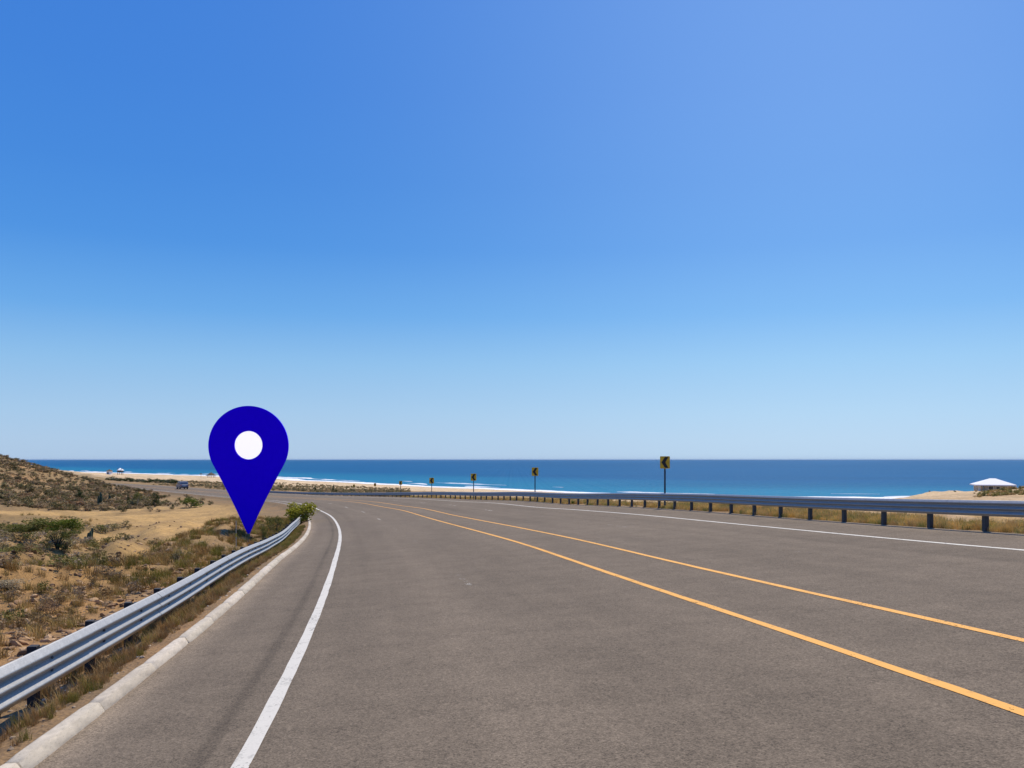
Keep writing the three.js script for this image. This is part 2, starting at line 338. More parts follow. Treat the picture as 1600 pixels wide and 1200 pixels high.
const wornAlpha = (cover) => texture(512, (x, y) => { const u = x / 512, v = y / 512, f = fbm(u * 16, v * 16, 4, 16), p = vnoise(u * 256, v * 256, 256); const k = f * 0.55 + p * 0.45 > cover ? 1 : 0; return [k, k, k]; });
const edgeAlpha = wornAlpha(0.24), yellowAlpha = wornAlpha(0.25), dashAlpha = wornAlpha(0.5), ghostAlpha = wornAlpha(0.68);
const paint = (rgb, alphaMap) => std(rgb, 0.7, { map: paintWear, alphaMap, alphaTest: 0.5 });
const whitePaint = paint([0.62, 0.585, 0.5], edgeAlpha), yellowPaint = paint([0.78, 0.36, 0.035], yellowAlpha), dashPaint = paint([0.52, 0.48, 0.4], dashAlpha), ghostPaint = paint([0.42, 0.385, 0.32], ghostAlpha);
function marking(name, o, w, s0, s1, material, step = 0.5) {
  const wob = (s, side) => (fbm(s * 1.1, o * 7 + side * 50, 3) - 0.5) * 0.022;
  return strip(name, [-1, -0.33, 0.33, 1], s0, s1, s1 - s0 < 8 ? (s1 - s0) / 6 : (s) => s < 100 ? step : 1.5, (s, q) => road(s, o + (q * w / 2 + (Math.abs(q) === 1 ? wob(s, q) : 0)) / K, 0.005), material, null, roadGroup);
}
marking('edge_line', OFF.white, 0.145, -6, 340, whitePaint).userData.label = 'white line along the left shoulder';
marking('edge_line', OFF.white2, 0.13, -2, 340, whitePaint).userData.label = 'white line along the right shoulder';
marking('centre_line', OFF.yellow, 0.125, -6, 340, yellowPaint).userData.label = 'nearer yellow centre line';
marking('centre_line', OFF.yellow2, 0.12, -6, 340, yellowPaint).userData.label = 'farther yellow centre line';
for (let k = 0; k < 14; k++) {
  const s = 13 + k * 16.1;
  marking('lane_dash', 3.2, 0.12, s, s + 3.0, s < 50 ? ghostPaint : dashPaint).userData.label = s < 50 ? 'almost worn away white lane dash' : 'faded white lane dash';
  marking('lane_dash', 11.6, 0.12, s - 1, s + 2.0, s < 50 ? ghostPaint : dashPaint).userData.label = s < 50 ? 'almost worn away white lane dash' : 'faded white lane dash';
}
// the kerb, stone by stone
{
  const kerb = new THREE.Group(); kerb.name = 'kerb'; scene.add(kerb); structure(kerb, 'pale concrete kerb stones along the left road edge');
  const concrete = texture(512, (x, y) => { const u = x / 512, v = y / 512, k = 0.72 + 0.35 * (fbm(u * 12, v * 12, 5, 12) - 0.5) + 0.16 * (hash(x, y) - 0.5) - (vnoise(u * 60, v * 60, 60) > 0.9 ? 0.14 : 0); return [k, k * 0.985, k * 0.96]; });
  const mats = [[0.72, 0.64, 0.51], [0.66, 0.58, 0.46], [0.78, 0.69, 0.56]].map((c) => std(c, 0.9, { map: concrete, bumpMap: concrete, bumpScale: 0.012 }));
  srand(77);
  const L = 2.35;
  const profile = [[0.025, -0.12], [0.024, 0.0], [0.0, 0.045], [-0.024, 0.08], [-0.05, 0.095], [-0.125, 0.1], [-0.152, 0.093], [-0.165, 0.07], [-0.17, -0.15]];
  for (let s = -5.6, k = 0; s < 335; k++) {
    const len = s < 120 ? L * rr(0.94, 1.06) : 8, gap = s < 120 ? 0.011 : 0.03, n = s < 120 ? 8 : 3, dy = rr(-0.006, 0.006), dx = rr(-0.006, 0.006);
    const pos = [], uv = [], index = [], m = profile.length;
    for (let i = 0; i <= n; i++) {
      const t = i / n, q = s + gap + (len - 2 * gap) * t, round = (i === 0 || i === n) ? 0.007 : 0;
      profile.forEach(([a, b], j) => {
        const chip = j > 0 && j < m - 1 ? (fbm(q * 4 + j * 3, k * 9 + j, 3) - 0.5) * 0.011 : 0;
        const p = road(q, OFF.kerb + (a + dx + (j < 4 ? chip : 0) - (j < 4 ? round : -round)) / K, b + dy + chip * 0.6 - (j > 1 && j < m - 2 ? round : 0));
        pos.push(p.x, p.y, p.z); uv.push(q * K / 1.5, j * 0.09);
      });
    }
    for (let i = 0; i < n; i++) for (let j = 0; j < m - 1; j++) { const a = i * m + j, b = a + 1; index.push(a, a + m, b, b, a + m, b + m); }
    for (const [i, f] of [[0, 1], [n, -1]]) for (let j = 1; j < m - 1; j++) f > 0 ? index.push(i * m, i * m + j, i * m + j + 1) : index.push(i * m, i * m + j + 1, i * m + j);
    mesh('kerb_stone', geo(pos, index, { uv }), mats[k % 3], kerb);
    s += len;
  }
}

// ---------------------------------------------------------------- the sea and its surf
{
  const deep = [0.008, 0.098, 0.228], mid = [0.004, 0.092, 0.22], shallow = [0.012, 0.168, 0.285];
  const az = [], rad = [];
  for (let a = -60; a <= 60.001; a += 0.5) az.push(a);
  for (let a = 64; a < 298; a += 4) az.push(a);
  for (let r = 150; r < 1600; r *= 1.022) rad.push(r);
  for (let r = 1600; r < 90000; r *= 1.16) rad.push(r);
  rad.push(90000);
  const pos = [], uv = [], color = [], index = [], n = az.length;
  for (const r of rad) for (const a of az) {
    const x = r * Math.sin(a * Math.PI / 180), z = -r * Math.cos(a * Math.PI / 180), d = -shoreDist(x, z) + (fbm(x * 0.012, z * 0.012, 3) - 0.5) * 90;
    let c = mix3(shallow, mid, sstep(d, 5, 230)); c = mix3(c, deep, sstep(d, 400, 5000));
    const st = fbm(x * 0.004 + z * 0.002, z * 0.012, 4) - 0.5; c = c.map((q) => q * (1 + st * 0.28));
    pos.push(x, SEA, z); uv.push(x / 60, z / 60); color.push(...c);
  }
  for (let i = 0; i < rad.length - 1; i++) for (let j = 0; j < n; j++) { const a = i * n + j, b = i * n + (j + 1) % n; index.push(a, b, a + n, b, b + n, a + n); }
  const waves = texture(512, (x, y) => { const u = x / 512, v = y / 512; return [0.6 * fbm(u * 6, v * 10, 5, 6 ) + 0.4 * vnoise(u * 40, v * 60, 20), 0, 0]; });
  const water = new THREE.MeshPhysicalMaterial({ vertexColors: true, roughness: 0.42, bumpMap: waves, bumpScale: 1.2, specularIntensity: 0.1, ior: 1.33 });
  structure(mesh('sea', geo(pos, index, { uv, color }), water), 'deep blue sea reaching the horizon');

  // surf: rounded swells of white water along the waterline, broken along their length
  const foamTex = texture(512, (x, y) => { const u = x / 512, v = y / 512, k = 0.78 + 0.4 * (fbm(u * 16, v * 16, 4, 16) - 0.5); return [k, k, k]; });
  const foam = std([1.0, 1.0, 1.0], 0.8, { map: foamTex, color: new THREE.Color().setRGB(0.98, 0.99, 1.0) });
  const pts = shore.slice(1, 15).map(([x, z]) => new THREE.Vector3(x, 0, -z)), curve = new THREE.CatmullRomCurve3(pts, false, 'centripetal'), len = curve.getLength(), N = 620;
  const surf = new THREE.Group(); surf.name = 'surf'; scene.add(surf); surf.userData = { label: 'white surf breaking in bands along the sandy beach', category: 'surf', kind: 'stuff' };
  const P = curve.getSpacedPoints(N);
  for (const [out, wide, high, cut, sd] of [[1, 15, 0.3, 0.05, 1], [19, 7, 0.4, 0.42, 2], [36, 4, 0.45, 0.55, 3]]) {
    const pos = [], uv = [], index = []; let row = 0, open = false;
    for (let i = 0; i < N; i++) {
      const a = P[i], b = P[Math.min(N, i + 1)], tx = b.x - a.x, tz = b.z - a.z, l = Math.hypot(tx, tz), nx = tz / l, nz = -tx / l;    // towards the sea
      const sgn = shoreDist(a.x + nx * 5, a.z + nz * 5) < 0 ? 1 : -1;
      const f = fbm(i * 0.09 + sd * 40, sd * 9, 4), w = wide * clamp((f - cut) * 3, 0, 1) * (0.7 + 0.6 * fbm(i * 0.3, sd, 3)), off = out + (fbm(i * 0.05, sd * 3 + 60, 3) - 0.5) * 14;
      const on = w > 0.25, hw = Math.min(1, w / wide);
      if (on) {
        for (let j = 0; j <= 6; j++) {
          const t = j / 6 - 0.5, y = SEA + 0.06 + (0.25 - t * t) * 4 * high * hw * (0.6 + 0.8 * fbm(i * 0.7, j + sd * 11, 3)) - (Math.abs(t) > 0.49 ? 0.3 : 0), q = (off + t * w) * sgn;
          pos.push(a.x + nx * q, y, a.z + nz * q); uv.push(i * len / N / 12, j * 0.25);
        }
        if (open) for (let j = 0; j < 6; j++) { const k = row * 7 + j; index.push(k - 7, k - 6, k, k - 6, k + 1, k); }
        row++;
      }
      open = on;
    }
    if (row > 2) { const m = mesh('surf_band', geo(pos, index, { uv }), foam, surf); m.userData.kind = 'stuff'; }
  }
}
// ---------------------------------------------------------------- guardrails
const zincTex = texture(512, (x, y) => { if (vnoise(x / 512 * 90 + 5, y / 512 * 90, 90) > 0.94 && hash(x >> 1, y >> 1) > 0.3) return [0.42, 0.34, 0.28]; const u = x / 512, v = y / 512, k = 0.8 + 0.24 * (fbm(u * 20, v * 8, 4, 4) - 0.5) + 0.1 * (hash(x, y) - 0.5) + 0.2 * (fbm(u * 3 + 2, v * 3, 3, 3) - 0.5) + 0.18 * (vnoise(u * 60, v * 90, 30) - 0.5); return [k, k, k]; });
const zinc = std([0.48, 0.475, 0.455], 0.5, { map: zincTex, metalness: 0.8 });
const tarredPost = std([0.032, 0.032, 0.036], 0.8, { map: zincTex, bumpMap: zincTex, bumpScale: 0.004 });
const bluePost = std([0.05, 0.055, 0.06], 0.6, { map: zincTex });
const boltMat = std([0.12, 0.12, 0.13], 0.5, { metalness: 0.5 });
function beam(name, parent, material, o, side, top, high, deep, waves, s0, s1, lap) {     // a corrugated beam; side +1 faces right, -1 faces left
  const prof = [], per = high / waves;
  prof.push([-0.024, -0.016], [-0.014, -0.002], [0.0, 0.002], [0.012, -per * 0.03]);
  for (let w = 0; w < waves; w++) prof.push([deep * 0.92, -per * (w + 0.42)], [deep, -per * (w + 0.48)], [deep, -per * (w + 0.58)], [deep * 0.92, -per * (w + 0.64)], ...(w < waves - 1 ? [[0.012, -per * (w + 0.96)], [0.012, -per * (w + 1.03)]] : [[0.03, -per * (w + 0.97)], [0.026, -high]]));
  const ring = [...prof, ...prof.slice().reverse().map(([a, b]) => [a - 0.006, b])], m = ring.length, n = s1 - s0 > 4 ? 7 : 4;
  const pos = [], uv = [], index = [];
  for (let i = 0; i <= n; i++) {
    const s = s0 + (s1 - s0) * i / n, q0 = typeof o === 'function' ? o(s) : o, c = road(s, q0), n1 = road(s, q0 + 1).sub(c).setY(0).normalize();
    const t = typeof top === 'function' ? top(s) : top;
    ring.forEach(([a, b], j) => { const q = (a + lap) * side; pos.push(c.x + n1.x * q, c.y + t + b, c.z + n1.z * q); uv.push(s * K / 1.4, j * 0.08); });
  }
  for (let i = 0; i < n; i++) for (let j = 0; j < m; j++) { const a = i * m + j, b = i * m + (j + 1) % m; side > 0 ? index.push(a, b, a + m, b, b + m, a + m) : index.push(a, a + m, b, b, a + m, b + m); }
  for (const i of [0, n]) for (let j = 0; j < m / 2 - 1; j++) { const a = i * m + j, b = a + 1, c = i * m + m - 1 - j, d = c - 1; index.push(a, c, b, b, c, d); }
  const g = geo(pos, index, { uv });
  return mesh(name, toFlat(g), material, parent);
}
function toFlat(g) { const f = g.toNonIndexed(); f.computeVertexNormals(); return f; }
function postAt(parent, s, o, dTop, foot, size, material) {
  const p = road(s, o), g = groundAt(p.x, p.z).y - foot, h = p.y + dTop - g;
  const m = mesh('post', box(size[0], h, size[1], 0, h / 2, 0, 0.008), material, parent);
  m.position.set(p.x, g, p.z); m.rotation.y = -headingAt(s) * -1; m.rotation.z = rr(-0.015, 0.015);
  return m;
}
srand(5);
{
  const rail = thing('guardrail', 'bright galvanised guardrail along the left verge, its three ridges catching the sun', 'guardrail');
  const step = 2.37, first = 6 - 2.37 * 3, n = 40, leftO = (s) => OFF.railL + 0.75 * sstep(s, 52, 80);
  for (let k = 0; k < n; k++) {
    const s = first + k * step; if (s > 74) break;
    postAt(rail, s, leftO(s) - 0.2, 0.45 + 0.005, 0.4, [0.11, 0.13], tarredPost);
    const b = road(s, leftO(s) - 0.06); const sp = mesh('spacer', box(0.1, 0.36, 0.15, 0, 0, 0, 0.006), tarredPost, rail); sp.position.set(b.x, b.y + 0.26, b.z); sp.rotation.y = headingAt(s);
    for (const dy of [-0.16, -0.31]) { const q = road(s, leftO(s) + 0.026); const bo = mesh('bolt', new THREE.SphereGeometry(0.022, 8, 6), boltMat, rail); bo.position.set(q.x, q.y + 0.455 + dy, q.z); }
  }
  for (let k = 0; k < 20; k++) { const s = first - 1 + k * 2 * step; if (s > 73) break; beam('rail_panel', rail, zinc, leftO, 1, 0.455, 0.47, 0.085, 3, s, Math.min(s + 2 * step + 0.18, 74.5), k % 2 * 0.007); }
  const e = beam('end_piece', rail, zinc, leftO, 1, (s) => 0.455 - (s - 74.4) * 0.05, 0.46, 0.085, 3, 74.4, 76.4, 0.014); e.userData.label = 'end of the rail running into the bush';
}
{
  const rail = thing('guardrail', 'long shaded guardrail on close set posts along the right road edge before the sea', 'guardrail');
  const step = 2.37, first = 15.3 - 2.37 * 9, end = 212;
  const top = (s) => 0.765 - 0.24 * sstep(s, 105, 160) - 0.12 * sstep(s, 160, 205);
  for (let k = 0; ; k++) { const s = first + k * step; if (s > end) break; postAt(rail, s, OFF.railR + 0.1, top(s) - 0.03, 0.4, [0.11, 0.13], bluePost).rotation.z *= 0.6; }
  for (let k = 0; ; k++) { const s = first - 1 + k * 2 * step; if (s > end) break; beam('rail_panel', rail, zinc, OFF.railR - 0.02, -1, top, 0.385, 0.06, 3, s, s + 2 * step + 0.18, k % 2 * 0.006); }
}
// ---------------------------------------------------------------- curve signs
{
  const yellow = std([0.95, 0.55, 0.015], 0.5, { map: zincTex }), black = std([0.012, 0.01, 0.01], 0.55), pole = std([0.06, 0.10, 0.13], 0.5, { map: zincTex, metalness: 0.3 });
  const rrect = (w, h, r) => { const s = new THREE.Shape(), x = -w / 2, y = -h / 2; s.moveTo(x + r, y).lineTo(x + w - r, y).absarc(x + w - r, y + r, r, -Math.PI / 2, 0).lineTo(x + w, y + h - r).absarc(x + w - r, y + h - r, r, 0, Math.PI / 2).lineTo(x + r, y + h).absarc(x + r, y + h - r, r, Math.PI / 2, Math.PI).lineTo(x, y + r).absarc(x + r, y + r, r, Math.PI, Math.PI * 1.5); return s; };
  const W = 0.56, H = 0.7;
  const plate = new THREE.ExtrudeGeometry(rrect(W, H, 0.04), { depth: 0.006, bevelEnabled: true, bevelSize: 0.003, bevelThickness: 0.002, bevelSegments: 1, curveSegments: 5 });
  const ch = new THREE.Shape([[0.2, 0.315], [0.0, 0.315], [-0.205, 0], [0.0, -0.315], [0.2, -0.315], [0.02, 0]].map(([x, y]) => new THREE.Vector2(x, y)));
  const arrow = new THREE.ExtrudeGeometry(ch, { depth: 0.003, bevelEnabled: false });
  const spots = [[1039, 45.5, 713, 19], [836, 73, 730.5, 13], [740, 94, 740, 11], [674.5, 114, 746.5, 9], [626, 132, 751.5, 6], [586, 160, 755, 4.5], [553, 182, 757, 4]];
  const say = ['nearest and largest yellow chevron sign, rising above the horizon behind the right guardrail', 'second nearest yellow chevron sign, its plate just below the horizon', 'third yellow chevron sign along the bend, midway down the sea', 'fourth yellow chevron sign along the bend, plate over the paler water', 'fifth chevron sign, small, its plate in front of the surf', 'sixth chevron sign, tiny and dark, standing before the beach sand', 'farthest chevron sign, a tiny dark speck before the beach sand'];
  spots.forEach(([u, z, v, px], i) => {
    const p = at(u, v, z), g = groundAt(p.x, p.z).y - 0.3, h = p.y - g, ph = clamp(px * z / FOCAL, 0.5, 0.74), sc = ph / H;
    const t = thing('chevron_sign', say[i], 'road sign', [p.x, g, p.z], -Math.atan2(p.x, -p.z) * 0.6 + 0.05, 'yellow chevron signs round the bend');
    const post = mesh('post', box(0.085, h - 0.06, 0.06, 0, (h - 0.06) / 2, -0.03), pole, t);
    const pl = mesh('plate', plate, yellow, t); pl.scale.set(sc, sc, 1); pl.position.set(0, h - ph / 2, 0);
    const ar = mesh('chevron', arrow, black, pl); ar.position.z = 0.0095;
    if (i < 2) for (const dy of [-0.2, 0.2]) { const b = mesh('bolt', new THREE.CylinderGeometry(0.012, 0.012, 0.01, 8).rotateX(Math.PI / 2), boltMat, pl); b.position.set(0.0 + (Math.abs(dy) > 0.1 ? -0.06 : 0), dy * 1.3, 0.012); }
  });
}
// ---------------------------------------------------------------- the map pin
{
  const Z = 52, px = Z / FOCAL, R = 62.3 * px, D = 140.5 * px, foot = at(388.4, 836.5, Z);
  const t = thing('map_pin', 'giant deep blue location pin with round white centre standing behind the left guardrail', 'location pin', [foot.x, foot.y - 0.02, foot.z], 0.0);
  const a = Math.acos(R / D) - 0.06, s = new THREE.Shape();
  s.moveTo(0, 0);
  const ex = R * Math.sin(a), ey = D - R * Math.cos(a);
  s.quadraticCurveTo(ex * 0.44, ey * 0.5, ex, ey);
  s.absarc(0, D, R, -Math.PI / 2 + a, Math.PI * 1.5 - a, false);
  s.quadraticCurveTo(-ex * 0.44, ey * 0.5, 0, 0);
  const hole = new THREE.Path(); hole.absarc(0, D + 1.0 * px, 22.2 * px, 0, Math.PI * 2, true); s.holes.push(hole);
  const body = new THREE.ExtrudeGeometry(s, { depth: 0.16, bevelEnabled: true, bevelSize: 0.008, bevelThickness: 0.008, bevelOffset: -0.008, bevelSegments: 2, curveSegments: 64 });
  mesh('pin_body', body.translate(0, 0, -0.08), new THREE.MeshPhysicalMaterial({ color: new THREE.Color().setRGB(0.026, 0.0, 0.96), roughness: 1, specularIntensity: 0 }), t);
  const disc = mesh('pin_centre', new THREE.CircleGeometry(22.4 * px, 64), new THREE.MeshPhysicalMaterial({ color: new THREE.Color().setRGB(1, 1, 1), roughness: 1, specularIntensity: 0.1, transmission: 1, thickness: 0, side: THREE.DoubleSide }), t);
  disc.position.set(0, D + 1.0 * px, -0.078); disc.userData.label = 'thin white translucent sheet that the sun shines through';
}
// ---------------------------------------------------------------- plants
function leafCloud(sd, n, size, blobs, { flat = 0.0, up = 0 } = {}) {        // n small leaf faces spread through a few uneven lumps: unit crown, 1 wide, 1 high, base at 0
  srand(sd); const pos = [], idx = [];
  const lumps = Array.from({ length: blobs }, () => { const a = rr(0, 6.283), d = Math.sqrt(rnd()) * 0.3, r = rr(0.14, 0.27); return [Math.cos(a) * d, clamp(rr(0.2, 0.78), r * 0.7, 1 - r), Math.sin(a) * d, r]; });
  for (let i = 0; i < n; i++) {
    const [x, y, z, r] = lumps[Math.floor(rnd() * blobs)], d = r * Math.pow(rnd(), 0.4) * rr(0.85, 1.2), th = rr(0, 6.283), c = rr(-1, 1), q = Math.sqrt(1 - c * c);
    const p = [x + d * q * Math.cos(th), y + d * c * (1 - flat), z + d * q * Math.sin(th)]; if (p[1] < 0.01) p[1] = rr(0.01, 0.1);
    const s = size * rr(0.6, 1.4), a = new THREE.Vector3(rr(-1, 1), rr(-1, 1) + up, rr(-1, 1)).normalize(), b = new THREE.Vector3(rr(-1, 1), rr(-1, 1), rr(-1, 1)).cross(a).normalize();
    const k = pos.length / 3;
    pos.push(p[0] - b.x * s * 0.35, p[1] - b.y * s * 0.35, p[2] - b.z * s * 0.35, p[0] + b.x * s * 0.35, p[1] + b.y * s * 0.35, p[2] + b.z * s * 0.35, p[0] + a.x * s, p[1] + a.y * s, p[2] + a.z * s);
    idx.push(k, k + 1, k + 2);
  }
  return geo(pos, idx);
}
function twigs(sd, n, thick, spread = 0.4, high = 0.8) {                      // stems fanning out from the root, unit plant
  srand(sd); const list = [];
  for (let i = 0; i < n; i++) {
    const a = rr(0, 6.283), d = spread * Math.sqrt(rnd()), h = high * rr(0.6, 1);
    const c = new THREE.CatmullRomCurve3([new THREE.Vector3(0, -0.05, 0), new THREE.Vector3(Math.cos(a) * d * 0.35, h * 0.45, Math.sin(a) * d * 0.35), new THREE.Vector3(Math.cos(a) * d, h, Math.sin(a) * d)]);
    const g = new THREE.TubeGeometry(c, 4, thick, 4), p = g.attributes.position; for (let j = 0; j < p.count; j++) { const t = Math.floor(j / 5) / 4, q = c.getPoint(t); p.setXYZ(j, mix(p.getX(j), q.x, t * 0.7), p.getY(j), mix(p.getZ(j), q.z, t * 0.7)); }
    list.push(g);
  }
  return mergeGeometries(list);
}
function blades(sd, n, h, spread, width) {                                    // a tuft of grass
  srand(sd); const pos = [], idx = [];
  for (let i = 0; i < n; i++) {
    const a = rr(0, 6.283), d = spread * Math.sqrt(rnd()), x = Math.cos(a) * d, z = Math.sin(a) * d, b = rr(0, 6.283), l = h * rr(0.45, 1.1), lean = rr(0.1, 0.75) * l, w = width * rr(0.6, 1.3), k = pos.length / 3, c = Math.cos(b), s = Math.sin(b);
    pos.push(x - s * w, -0.03, z + c * w, x + s * w, -0.03, z - c * w, x + c * lean * 0.35 - s * w * 0.7, l * 0.6, z + s * lean * 0.35 + c * w * 0.7, x + c * lean * 0.35 + s * w * 0.7, l * 0.6, z + s * lean * 0.35 - c * w * 0.7, x + c * lean, l, z + s * lean);
    idx.push(k, k + 1, k + 2, k + 1, k + 3, k + 2, k + 2, k + 3, k + 4);
  }
  return geo(pos, idx);
}
const leaf = (rgb, tr = 0.25) => new THREE.MeshPhysicalMaterial({ color: new THREE.Color().setRGB(...rgb), roughness: 0.95, side: THREE.DoubleSide, transmission: tr, thickness: 0, specularIntensity: 0.2 });
const bark = std([0.07, 0.055, 0.04], 0.95), paleBark = std([0.42, 0.37, 0.3], 0.95);
const greens = { dark: leaf([0.055, 0.075, 0.022]), olive: leaf([0.17, 0.17, 0.04]), lime: leaf([0.32, 0.30, 0.025]), green: leaf([0.13, 0.165, 0.02]), grey: leaf([0.36, 0.30, 0.19]), brown: leaf([0.24, 0.15, 0.08]), straw: leaf([0.42, 0.31, 0.13]), blueGreen: leaf([0.07, 0.10, 0.06]) };
function shrub(name, label, category, u, vTop, vBase, wPx, z, mat, { n = 900, size = 0.05, lumps = 9, sd = 1, stems = 8, sink = 0.05, group, stemMat = bark, flat = 0, from = 0 } = {}) {
  const b = at(u, vBase, z), g = groundAt(b.x, b.z).y, px = z / FOCAL, top = at(u, vTop, z).y, h = Math.max(0.3, top - g), w = wPx * px;
  const t = thing(name, label, category, [b.x, g - sink, b.z], sd * 1.7, group);
  const f = mesh('foliage', leafCloud(sd * 101 + 7, n, size, lumps, { flat }), mat, t); f.scale.set(w, (h + sink) * (1 - from) * 1.05, w * 0.9); f.position.y = (h + sink) * from;
  const s = mesh(stemMat === bark ? 'stem' : 'trunk', twigs(sd * 31 + 3, stems, 0.012, 0.35, 0.75), stemMat, t); s.scale.set(w, h + sink, w);
  return t;
}
shrub('roadside_bush', 'bright yellow green bush swallowing the end of the left guardrail', 'bush', 468, 782, 815, 66, 66, greens.lime, { n: 2600, size: 0.055, lumps: 16, sd: 3, stems: 14 });
shrub('roadside_bush', 'low olive green bush beside the left guardrail, just left of the bright one', 'bush', 430, 805, 826, 36, 56, greens.olive, { n: 1200, lumps: 12, sd: 4 });
shrub('roadside_bush', 'small olive bush behind the left guardrail, just right of the blue pin', 'bush', 412, 812, 834, 22, 46, greens.olive, { n: 700, lumps: 8, sd: 5 });
{ // the flat-topped thorn tree
  const z = 43, b = at(90, 881, z), px = z / FOCAL, gy = groundAt(b.x, b.z).y;
  const t = thing('thorn_tree', 'flat topped green thorn tree with dark forked stems in the dry gully', 'tree', [b.x, gy - 0.05, b.z]);
  const h = 50 * px;
  const tr = mesh('trunk', twigs(41, 8, 0.035, 0.3, 0.9), std([0.035, 0.028, 0.022], 0.95), t); tr.scale.set(1.5, h * 0.66, 1.3);
  for (const [dx, w, y, hh, sd] of [[-24, 78, 24, 24, 1], [8, 66, 23, 25, 2], [-58, 56, 22, 18, 3], [22, 36, 16, 15, 4]]) {
    const c = mesh('crown', leafCloud(300 + sd, 1900, 0.05, 14, { flat: 0.4 }), sd === 2 ? greens.green : greens.olive, t); c.position.set(dx * px, y * px, (sd - 2.5) * 0.25); c.scale.set(w * px, hh * px * 1.25, w * px * 0.8);
  }
}
shrub('green_shrub', 'dark green leafy shrub at the left edge of the photo below the thorn tree', 'shrub', 12, 866, 906, 66, 34, greens.green, { n: 1800, lumps: 12, sd: 7 });
shrub('grey_shrub', 'pale grey dry bush at the left edge just below the dark green shrub', 'shrub', 12, 905, 950, 70, 24, greens.grey, { n: 1800, lumps: 12, sd: 8, size: 0.045 });
shrub('brown_shrub', 'round dark brown dried shrub on the slope right of the thorn tree', 'shrub', 128, 876, 896, 22, 36, greens.brown, { n: 700, lumps: 7, sd: 9 });
shrub('olive_shrub', 'low wide olive shrub on the slope above the round brown one', 'shrub', 166, 838, 858, 46, 50, greens.straw, { n: 900, lumps: 10, sd: 10 });
shrub('grey_shrub', 'grey brown twiggy shrub on the near slope close above the guardrail', 'shrub', 78, 938, 984, 56, 20.5, greens.brown, { n: 1300, lumps: 9, sd: 11, size: 0.04 });
shrub('twiggy_shrub', 'bare grey twiggy shrub on pale earth above the middle of the left guardrail', 'shrub', 275, 852, 888, 28, 32, greens.grey, { n: 380, lumps: 8, sd: 12, size: 0.04, stems: 26 });
shrub('brown_shrub', 'brown dry shrub low on the rubble slope at the left', 'shrub', 205, 880, 905, 26, 30, greens.brown, { n: 600, lumps: 8, sd: 13 });
shrub('hill_shrub', 'round dark green shrub alone on the hillside at the left', 'shrub', 123, 764, 785, 21, 138, greens.dark, { n: 700, lumps: 8, sd: 14, size: 0.07 });
shrub('green_shrub', 'dark upright shrub in the thicket above the dirt track, right of the cacti', 'shrub', 241, 769, 791, 19, 118, greens.dark, { n: 700, lumps: 9, sd: 15, size: 0.07 });
shrub('dark_shrub', 'small dark shrub at the left foot of the wide green bush above the dirt track', 'shrub', 272, 784, 796, 10, 114, greens.dark, { n: 300, lumps: 5, sd: 16, size: 0.09 });
shrub('green_bush', 'wide green bush above the dirt track, left of the blue pin', 'bush', 297, 777, 796, 44, 113, greens.green, { n: 1200, lumps: 13, sd: 17, size: 0.055 });
shrub('pale_tree', 'small yellowish tree with pale trunks in the thicket above the dirt track', 'tree', 214, 765, 786, 20, 120, greens.olive, { n: 420, lumps: 7, sd: 18, size: 0.07, stemMat: paleBark, stems: 6, from: 0.3 });
shrub('dark_shrub', 'dark narrow shrub beside the pale trunked tree, on its left', 'shrub', 201, 768, 783, 8, 122, greens.dark, { n: 260, lumps: 5, sd: 19, size: 0.1 });
function cactus(u, vTop, vBase, z, cols, label, sd) {
  srand(sd); const b = at(u, vBase, z), g = groundAt(b.x, b.z).y, h = at(u, vTop, z).y - g, t = thing('cactus', label, 'cactus', [b.x, g - 0.1, b.z], 0, 'upright cacti on the dry slope');
  const skin = std([0.05, 0.075, 0.04], 0.85);
  for (let i = 0; i < cols; i++) {
    const hh = (h + 0.1) * (i ? rr(0.5, 0.95) : 1), r = h * 0.075, pts = [[0, 0], [r * 0.85, 0], [r, hh * 0.4], [r * 0.95, hh * 0.85], [r * 0.6, hh * 0.97], [0, hh]].map(([a, y]) => new THREE.Vector2(a, y));
    const lat = new THREE.LatheGeometry(pts, 20), p = lat.attributes.position;
    for (let j = 0; j < p.count; j++) { const k = Math.floor(j / 6) % 2 ? 0.8 : 1; p.setX(j, p.getX(j) * k); p.setZ(j, p.getZ(j) * k); }
    lat.computeVertexNormals();
    const m = mesh('column', lat, skin, t), a = i * 2.4; m.position.set(Math.cos(a) * h * 0.1 * Math.sqrt(i), 0, Math.sin(a) * h * 0.1 * Math.sqrt(i)); m.rotation.set(rr(-0.12, 0.12), 0, rr(-0.12, 0.12));
  }
}
cactus(157, 769, 791, 126, 7, 'tall clump of dark green cactus columns above the dirt track', 21);
cactus(170, 772, 789, 127, 6, 'shorter clump of cactus columns just right of the tall clump', 22);
cactus(140, 825, 846, 58, 5, 'small cactus clump alone below the dirt track, above the thorn tree', 23);
